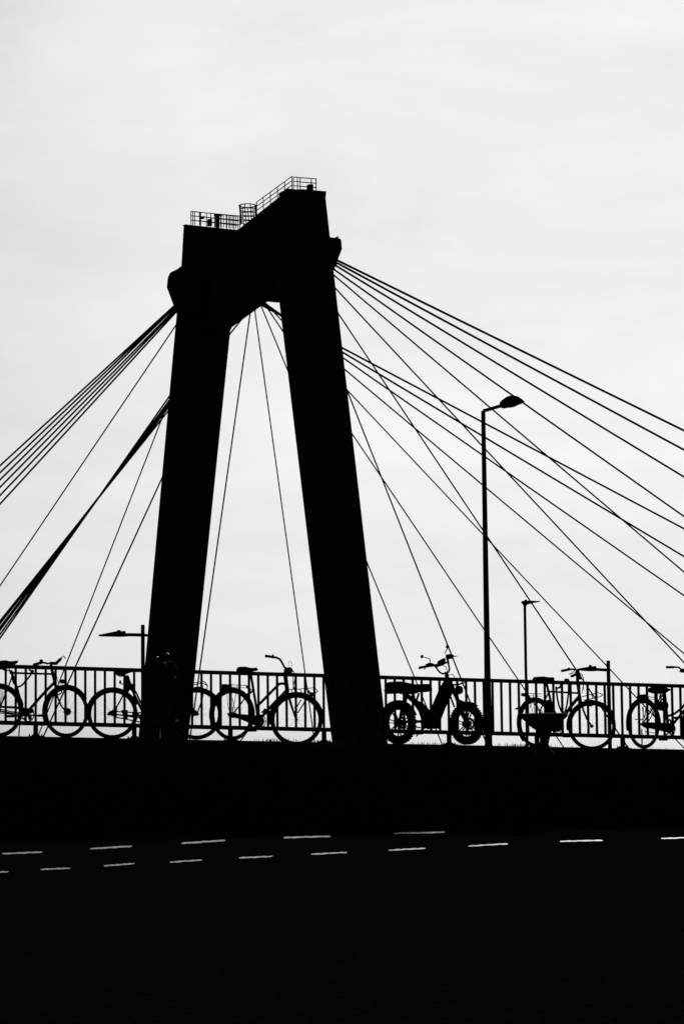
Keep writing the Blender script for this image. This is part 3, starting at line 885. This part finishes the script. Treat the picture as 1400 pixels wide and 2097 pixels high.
b.tubes('front_stays', [[(417, 1413, 0.05), (414, 1434, 0.05), (404, 1461, 0.06)]], 0.008, 'frame_paint', True)
b.slab('front_dropout', [(398, 1453), (404, 1458), (408, 1463), (404, 1466), (394, 1466), (393, 1458)], -0.06, 0.06, 'plastic', True)

# --- step-through bicycle between the tower legs
b = Bike('step through bicycle with a high swept handlebar seen between the two tower legs', (475.5, 1463.5), (607, 1474), 34.9, R(37), 0.353, 0.369, R(2))
b.wheel(False); b.wheel(True, 0.024)
b.guard(False, -5, 215, 0.012, 0.013); b.guard(True, 8, 190, 0.012, 0.013)
b.frame([([(512.5, 1377), (516, 1395), (525, 1450), (529, 1478)], 0.016), ([(583, 1376), (588.3, 1416)], 0.026), ([(585, 1401), (578, 1399.6), (571, 1401), (552, 1420.5), (524, 1449)], 0.0165), ([(588, 1411), (581, 1420), (560, 1441), (527, 1478)], 0.0175)])
b.stays([[(475.5, 1463.5), (492, 1443), (512, 1414)], [(475.5, 1463.5), (529, 1479)]])
b.fork((585, 1398), [(590.5, 1424), (596, 1443), (602, 1461), (607, 1474)], 0.05, 0.017)
b.chaincase((476, 1463.5), (529, 1477), 0.016, 0.078)
b.crank((530, 1477), (516, 1496), (545, 1458))
b.slab('chain_guard_tail', [(464.5, 1461), (470, 1459), (476, 1458), (490, 1464.6), (508, 1469), (508, 1474.5), (480, 1470.5), (471, 1470), (467, 1466)], 0.03, 0.06)
b.saddle([(490.6, 1367.5, 1376, 0.8), (493, 1365.2, 1378, 1), (499, 1365.4, 1377.5, 1), (508, 1367.4, 1378, 0.7), (517, 1368, 1375, 0.4), (524, 1367, 1374, 0.3), (526.6, 1370, 1373, 0.2)], 0.105)
b.rack(457, 506, 1401.5, 1404, (476, 1460))
b.slab('tail_light', [(454.5, 1401), (461, 1402), (467, 1406), (464, 1411), (457, 1415), (454.5, 1413)], -0.04, 0.04)
b.tubes('rack_strap', [[(464, 1409, 0.07), (467, 1446, 0.07), (470, 1456, 0.07)], [(476, 1430, 0.07), (480, 1446, 0.07), (484, 1462, 0.07)], [(467, 1450, 0.07), (482, 1449, 0.07)]], 0.0028, 'plastic')
b.tubes('lock', [[(505, 1405), (512, 1412), (510, 1421), (503, 1424)], [(508, 1408, 0.05), (514, 1420, 0.05)]], 0.014, 'plastic')
b.tubes('seat_post_clamp', [[(515.5, 1394), (518, 1402), (517, 1418)]], 0.011, 'plastic')
b.bars([[(587, 1384, 0), (588.5, 1370, 0), (582, 1366, sg * 0.08), (577.5, 1357, sg * 0.17), (573, 1350, sg * 0.23), (566, 1346.6, sg * 0.26), (544, 1343.3, sg * 0.28)] for sg in (-1, 1)], 0.0125)
b.tubes('grip', [[(561, 1345.8, sg * 0.26), (542.5, 1343.2, sg * 0.28)] for sg in (-1, 1)], 0.0165, 'rubber', True)
b.ball('bell', (558.8, 1342), 0.014, 0.014, 0.014, 'plastic', 0.26, True)
b.slab('stem', [(581, 1371), (584, 1368), (590, 1366.5), (595, 1366), (596.5, 1370), (602, 1375), (597, 1377), (592, 1384), (581, 1384)], -0.025, 0.025, 'plastic', True)
b.tubes('brake_cable', [[(590, 1367, 0.03), (597, 1369, 0.05), (602, 1378, 0.05), (604.5, 1388, 0.04), (601, 1402, 0.03), (600, 1412, 0.02)], [(592, 1369, -0.03), (600, 1384, -0.05), (600, 1400, -0.04), (603, 1414, -0.02)]], 0.005, 'plastic', True)
b.tubes('gear_cable', [[(591, 1363, 0), (590.8, 1357, 0), (592.5, 1353.5, 0), (596, 1354.5, 0), (597.4, 1360, 0), (597, 1366, 0)]], 0.0022, 'dull_steel', True)
b.tubes('front_rack', [[(590.5, 1412.2, 0.09), (620, 1410.6, 0.1), (643, 1408.4, 0.1), (648, 1412, 0.06), (650.5, 1416.4, 0), (646, 1418.6, -0.04), (640, 1419.5, -0.08)], [(591, 1421, 0.09), (600, 1418, 0.09)], [(596, 1412, 0), (600, 1420, 0)], [(613.5, 1411, 0), (621, 1423, 0)], [(627, 1410, 0.05), (634, 1421, 0.05)], [(617, 1411, 0.09), (617, 1411, -0.09)], [(630, 1410, 0.09), (630, 1410, -0.09)]], 0.005, 'dull_steel', True)
b.tubes('front_stays', [[(616.5, 1433, 0.06), (608, 1447, 0.06)], [(624, 1437, 0.06), (609.5, 1460, 0.06)]], 0.008, 'frame_paint', True)
b.slab('front_lamp', [(630.5, 1411), (632, 1412.5), (635, 1417), (640, 1418.4), (646, 1417), (643, 1424), (639, 1427.6), (633, 1425)], -0.04, 0.04, 'plastic', True)
b.kickstand((520, 1480), (492, 1518))
b.tubes('tyre_pump', [[(541, 1454, 0.04), (548, 1456, 0.04)]], 0.02, 'plastic')

# --- fat tyred electric moped
b = Bike('fat tyred electric moped bicycle with a bench seat and mirrors right of the tower', (815.8, 1480.5), (955.2, 1482.5), 35.65, R(38), 0.300, 0.298, R(36), 'electric bicycle', 'fat_tyre_moped', None)
b.fat_wheel(False); b.fat_wheel(True)
b.guard(False, 20, 160, 0.012, 0.012, 0.055); b.guard(True, 55, 120, 0.016, 0.012, 0.05)
b.slab('battery_frame', [(901, 1408), (908, 1405.5), (913, 1404), (919, 1415), (912, 1428.5), (905.5, 1442), (899.5, 1456), (892, 1475), (888, 1480), (879, 1479), (878, 1463), (883.5, 1447), (891, 1430), (898, 1415)], -0.055, 0.055)
b.slab('motor_block', [(861, 1473), (866, 1464), (876, 1461), (886, 1470), (889.5, 1480), (889, 1490), (884, 1493), (868, 1492), (861, 1486)], -0.07, 0.07)
b.slab('rear_frame', [(826, 1422), (836, 1426), (845, 1434), (858, 1441), (868, 1452), (878, 1462), (872, 1472), (862, 1474), (856, 1457), (846, 1442), (836, 1433)], -0.05, 0.05)
b.frame([([(913, 1376), (918, 1408)], 0.026), ([(915, 1398), (906, 1414), (882, 1470)], 0.05), ([(857, 1420), (852.5, 1434), (860, 1448)], 0.014)])
b.tubes('swing_arm', [[(870, 1478, sg * 0.09), (840, 1477, sg * 0.09), (815.8, 1480.5, sg * 0.09)] for sg in (-1, 1)], 0.018, 'frame_paint')
b.tubes('shock_absorber', [[(833, 1425, sg * 0.085), (823, 1452, sg * 0.09), (817, 1478, sg * 0.09)] for sg in (-1, 1)], 0.017, 'frame_paint')
b.slab('bench_seat', [(790, 1421.6), (789, 1410), (790, 1398.6), (796.5, 1396.2), (806, 1397.4), (822, 1401.4), (838, 1403), (846, 1401.4), (859, 1401.6), (862.4, 1411), (862.4, 1416), (850, 1418.4), (835, 1419), (826, 1422.6), (812, 1420), (800, 1420.5)], -0.12, 0.12, 'leather')
b.tubes('seat_bracket', [[(846, 1420, sg * 0.08), (848, 1428, sg * 0.07), (845, 1436, sg * 0.06)] for sg in (-1, 1)], 0.012, 'frame_paint')
b.tubes('chain_line', [[(818, 1485, 0.09), (860, 1490, 0.09)], [(818, 1476, 0.09), (860, 1479, 0.09)]], 0.008, 'dull_steel')
b.crank((872, 1484), (856, 1502), (886, 1468), 0.06, 0.1)
b.kickstand((866, 1492), (852, 1508))
b.tubes('fork', [[(918, 1390, sg * 0.085), (935, 1430, sg * 0.085), (955.2, 1482.5, sg * 0.085)] for sg in (-1, 1)], 0.024, 'frame_paint', True)
b.tubes('fork_crown', [[(921, 1396, -0.1), (921, 1396, 0.1)], [(928, 1413, -0.1), (928, 1413, 0.1)], [(939, 1440, -0.09), (939, 1440, 0.09)]], 0.02, 'frame_paint', True)
b.tubes('fork_brace', [[(922, 1427, -0.02), (929.6, 1448, -0.02)], [(934, 1432, 0), (950, 1438.5, 0), (957, 1438.3, 0)]], 0.012, 'frame_paint', True)
mbh = MB(); mbh.lathe(b.fq((938, 1413)), [(0.02, -0.04), (0.06, -0.02), (0.062, 0.02), (0.055, 0.045), (0.02, 0.052)], 20, b.fdir)
b.part(mbh, 'headlight', 'plastic')
b.tubes('headlight_bracket', [[(926, 1402, 0.04), (940, 1400.5, 0.04), (953, 1396, 0.04)], [(930, 1414), (940, 1414)], [(926, 1404, -0.04), (940, 1402, -0.04), (949, 1399, -0.04)]], 0.006, 'plastic', True)
b.bars([[(914, 1378, 0), (906, 1380, -0.08), (900, 1377, -0.15), (890, 1364, -0.22), (888, 1362, -0.26), (858, 1367.6, -0.36)], [(914, 1378, 0), (918, 1376, 0.08), (919.8, 1370, 0.14), (918, 1361, 0.19), (915, 1350, 0.22), (913.5, 1343, 0.27), (917, 1344, 0.34)], [(892, 1365.5, -0.20), (903, 1362, 0), (915, 1356, 0.19)]], 0.0105)
b.tubes('grip', [[(879, 1363.4, -0.3), (857, 1367.9, -0.36)], [(914, 1344, 0.27), (918, 1344.5, 0.36)]], 0.017, 'rubber', True)
b.slab('display', [(893, 1361.5), (896, 1353.5), (906.6, 1348), (906.2, 1357), (900, 1363)], -0.03, 0.03, 'plastic', True)
b.tubes('brake_lever', [[(888, 1362.5, -0.27), (876, 1360.5, -0.3), (870, 1368, -0.33), (868, 1371.6, -0.34)], [(914, 1347, 0.28), (922, 1345, 0.34), (935, 1343.6, 0.36)]], 0.0055, 'dull_steel', True)
b.slab('throttle', [(869, 1366), (871, 1360), (877, 1357.4), (884, 1360), (889, 1360), (892, 1363), (880, 1366)], -0.33, -0.27, 'plastic', True)
b.slab('brake_reservoir', [(911.5, 1340.5), (919, 1339.4), (923.5, 1342), (922, 1349), (914, 1350.5)], 0.25, 0.31, 'plastic', True)
b.tubes('mirror_stem', [[(879.6, 1358, -0.28), (880.4, 1350.4, -0.28), (876, 1348, -0.29), (868.6, 1346, -0.3)], [(910, 1338, 0.28), (915.4, 1328, 0.28), (913.8, 1315, 0.28)]], 0.0055, 'plastic', True)
b.ball('mirror', (863.6, 1344.6), 0.023, 0.026, 0.03, 'dull_steel', -0.3, True)
b.ball('mirror', (915.6, 1324.4), 0.013, 0.025, 0.04, 'plastic', 0.28, True)
b.tubes('brake_cable', [[(890, 1364, -0.22), (903, 1361, -0.12), (913, 1366, 0.0), (916, 1378, 0.02), (914, 1396, 0.02)], [(915, 1383, 0.05), (926, 1381, 0.08), (930, 1386, 0.08), (926, 1396, 0.06), (918, 1404, 0.03)], [(917, 1350, 0.22), (919, 1356, 0.2), (918, 1362, 0.14)]], 0.0042, 'plastic', True)
b.tubes('tail_light', [[(789, 1414, -0.05), (789, 1414, 0.05)]], 0.02, 'plastic')

# --- gents bicycle behind the basin
b = Bike('upright bicycle behind the dark basin with a drooping chain lock and a small front carrier', (1095.5, 1480.6), (1210.8, 1486.4), 36.25, R(42), 0.348, 0.356, R(4))
b.wheel(False); b.wheel(True)
b.guard(False, 10, 225, 0.012, 0.012); b.guard(True, 25, 190)
b.frame([([(1117, 1393), (1124, 1424), (1131, 1455), (1139, 1489)], 0.016), ([(1119.5, 1416), (1150, 1417.6), (1184, 1419.6)], 0.0125), ([(1181, 1388), (1183.5, 1412), (1188, 1438)], 0.02), ([(1185.5, 1426), (1170, 1444), (1139, 1489)], 0.022)])
b.stays([[(1095.5, 1480.6), (1108, 1448), (1123, 1417)], [(1095.5, 1480.6), (1139, 1490)]])
b.fork((1184, 1412), [(1189.5, 1440), (1194, 1456), (1201, 1473), (1210.8, 1486.4)], 0.05, 0.014)
b.chaincase((1096, 1481), (1138, 1487), 0.045, 0.084)
b.crank((1139, 1490), (1160, 1508), (1122, 1474))
b.slab('side_bag', [(1114, 1438), (1119, 1433), (1121, 1440), (1122, 1452), (1129, 1455), (1132, 1461), (1115, 1461)], -0.1, -0.03, 'leather')
b.saddle([(1096.8, 1388, 1397, 0.8), (1099, 1385.8, 1399.5, 1), (1108, 1385.4, 1399.5, 1), (1116, 1386.6, 1398.5, 0.75), (1123, 1387, 1396, 0.5), (1130, 1386.6, 1395, 0.4), (1131.6, 1389, 1394, 0.3)], 0.10)
b.rack(1065.5, 1108, 1420, 1421, (1095.5, 1480))
b.slab('tail_light', [(1065, 1424), (1068, 1419.6), (1074, 1419), (1076, 1427), (1070, 1426.5)], -0.035, 0.035)
b.tubes('luggage_strap', [[(1077, 1425, 0.07), (1094, 1436, 0.07), (1109, 1462, 0.07)], [(1116, 1425, 0.07), (1106, 1452, 0.07), (1111, 1461, 0.07)], [(1088, 1437, 0.07), (1084, 1450, 0.07)]], 0.004, 'plastic')
b.tubes('mud_flap', [[(1060, 1450), (1055, 1452)]], 0.01, 'rubber')
b.tubes('chain_lock', [[(1137.5, 1406, 0.03), (1138.6, 1416, 0.04), (1140, 1428, 0.04), (1143, 1443, 0.04), (1148, 1456, 0.04), (1152, 1460, 0.04), (1156, 1458, 0.04), (1160, 1443, 0.04), (1163, 1420, 0.04), (1163.6, 1394, 0.04)], [(1138, 1410, 0.03), (1145, 1408, 0.03), (1150, 1398, 0.03)]], 0.0115, 'plastic')
b.tubes('lock_case', [[(1157, 1393.5), (1162, 1393.5)]], 0.025, 'plastic')
b.bars([[(1182, 1390, 0), (1180, 1378, 0), (1180, 1372, 0.06), (1172, 1370.6, 0.2), (1163, 1371, 0.27), (1149, 1374, 0.3)], [(1181, 1381, 0), (1182, 1378, -0.06), (1184, 1378, -0.2), (1177, 1381.6, -0.27), (1168.6, 1385.4, -0.3)]], 0.0115)
b.tubes('grip', [[(1164, 1371, 0.27), (1148.5, 1374.2, 0.3)], [(1177, 1381.8, -0.27), (1168, 1385.6, -0.3)]], 0.0165, 'rubber', True)
b.ball('bell', (1163.8, 1369.4), 0.02, 0.018, 0.02, 'plastic', 0.26, True)
b.slab('stem', [(1176, 1377), (1180, 1371), (1184, 1374), (1187, 1383), (1188, 1392), (1179, 1392), (1178, 1384)], -0.03, 0.03, 'plastic', True)
b.tubes('brake_lever', [[(1176, 1374, 0.2), (1170, 1377, 0.25), (1164, 1381, 0.28)], [(1184, 1377, -0.2), (1176, 1377.5, -0.26), (1166, 1381, -0.3)]], 0.0035, 'chrome', True)
b.tubes('brake_cable', [[(1183, 1377, 0.05), (1190, 1381, 0.07), (1194, 1389, 0.06), (1193.5, 1402, 0.04), (1190, 1420, 0.02)], [(1186, 1384, -0.05), (1193, 1394, -0.05), (1194, 1414, -0.03)], [(1186, 1378, 0), (1193, 1383, 0)]], 0.0042, 'plastic', True)
b.tubes('front_rack', [[(1190, 1427, 0.09), (1210, 1421.6, 0.1), (1224.6, 1418.6, 0.1), (1231, 1421.5, 0.05), (1233, 1423.6, 0), (1228, 1426.4, -0.05), (1212, 1430.5, -0.1), (1194, 1434, -0.09)], [(1200, 1424, 0.09), (1203, 1432, -0.09)], [(1210, 1421.6, 0.09), (1213, 1430, -0.09)], [(1196, 1434, 0), (1213, 1433.6, 0)]], 0.0055, 'dull_steel', True)
b.slab('front_lamp', [(1196, 1436), (1206, 1434), (1212, 1437), (1211, 1446), (1207, 1447), (1200, 1444)], -0.04, 0.04, 'plastic', True)
b.ball('hub_dynamo', (1210.5, 1487), 0.026, 0.026, 0.05, 'plastic', 0, True)
b.ball('seat_tube_glint', (1131, 1453), 0.009, 0.012, 0.006, 'chrome', 0.09)  # chrome bead added to make a small glint by the seat tube
b.ball('saddle_glint', (1120, 1389.6), 0.010, 0.014, 0.01, 'chrome', 0.085)  # added chrome bead standing in for a bright spot at the saddle
b.kickstand((1128, 1492), (1120, 1530))

# --- bicycle cut by the right edge
b = Bike('ladies bicycle with a wide sprung saddle cut off by the right edge', (1316.8, 1482.8), (1432, 1490), 36.6, R(44), 0.356, 0.356, R(36))
b.wheel(False); b.wheel(True)
b.guard(False, -8, 195, 0.014, 0.013); b.guard(True, 20, 215)
b.frame([([(1359, 1414), (1362.5, 1448), (1367, 1492)], 0.020), ([(1408, 1392), (1413, 1420), (1416, 1440)], 0.02), ([(1412, 1424), (1396, 1449), (1381, 1461), (1363, 1468)], 0.015), ([(1415, 1437), (1400, 1455), (1384, 1474), (1368, 1494)], 0.018)])
b.stays([[(1314.5, 1482.8), (1334, 1452), (1358, 1420)], [(1314.5, 1482.8), (1368, 1494)]])
b.fork((1411, 1412), [(1416, 1440), (1420, 1462), (1431, 1490)])
b.chaincase((1318, 1484), (1371, 1491), 0.037, 0.072)
b.crank((1369, 1493), (1357, 1514.5), (1383, 1470))
b.saddle([(1335.5, 1410, 1417, 0.85), (1338, 1407, 1419, 1), (1348, 1406, 1421, 1), (1356, 1407, 1420, 0.8), (1362, 1408.5, 1417, 0.45), (1369, 1411, 1414.5, 0.25)], 0.125)
b.tubes('saddle_springs', [[(1344, 1420, sg * 0.07), (1344, 1437, sg * 0.06), (1358, 1440, sg * 0.03)] for sg in (-1, 1)] + [[(1352, 1420, 0.04), (1350, 1428, 0.04), (1354, 1432, 0.04), (1351, 1436, 0.04)]], 0.012, 'dull_steel')
b.slab('ring_lock', [(1343, 1437), (1355, 1438), (1357, 1446), (1354, 1456), (1346, 1454), (1340, 1447)], -0.05, 0.05)
b.rack(1306, 1342, 1424.5, 1428.5, (1314.5, 1482))
b.slab('tail_light', [(1301, 1430), (1304, 1423), (1312, 1422), (1314, 1430), (1309, 1436), (1305, 1431.5)], -0.04, 0.04)
b.tubes('luggage_strap', [[(1314.5, 1447, 0.07), (1316, 1464, 0.07), (1319, 1470, 0.07)], [(1322, 1446, 0.07), (1318.5, 1470, 0.07)], [(1330, 1450, 0.07), (1343, 1472, 0.07)], [(1340, 1452, 0.07), (1328, 1476, 0.07)], [(1299, 1473, 0.07), (1316, 1473.5, 0.07)]], 0.006, 'plastic')
b.tubes('mud_flap', [[(1289, 1467), (1285.5, 1484)]], 0.012, 'rubber')
b.slab('chain_tensioner', [(1314, 1482), (1325, 1490), (1322, 1492), (1312, 1486)], 0.03, 0.06)
b.tubes('gear_cable', [[(1321, 1498, 0.05), (1330, 1499.5, 0.05), (1345, 1502, 0.05)], [(1320, 1497, 0.05), (1322, 1500, 0.05)]], 0.004, 'plastic')
b.tubes('tyre_pump', [[(1370, 1473, 0.04), (1374, 1482, 0.04)]], 0.012, 'plastic')
b.bars([[(1408, 1394, 0), (1406, 1384, 0), (1402, 1378, -0.12), (1394, 1371, -0.22), (1388, 1366.4, -0.27), (1377, 1366.2, -0.29), (1364, 1366.2, -0.3)], [(1406, 1384, 0), (1414, 1380, 0.12), (1420, 1372, 0.24), (1412, 1366, 0.3)]], 0.0115)
b.tubes('grip', [[(1378, 1366.3, -0.29), (1363.5, 1366.3, -0.3)], [(1424, 1370, 0.24), (1410, 1366, 0.3)]], 0.0165, 'rubber', True)
b.slab('brake_clamp', [(1389, 1375), (1393, 1369.5), (1400, 1369), (1404, 1375), (1399, 1378), (1394, 1377.5)], -0.25, -0.2, 'plastic', True)
b.tubes('kickstand', [[(1313, 1493, 0.12), (1313.5, 1532, 0.16)]], 0.008, 'dull_steel')
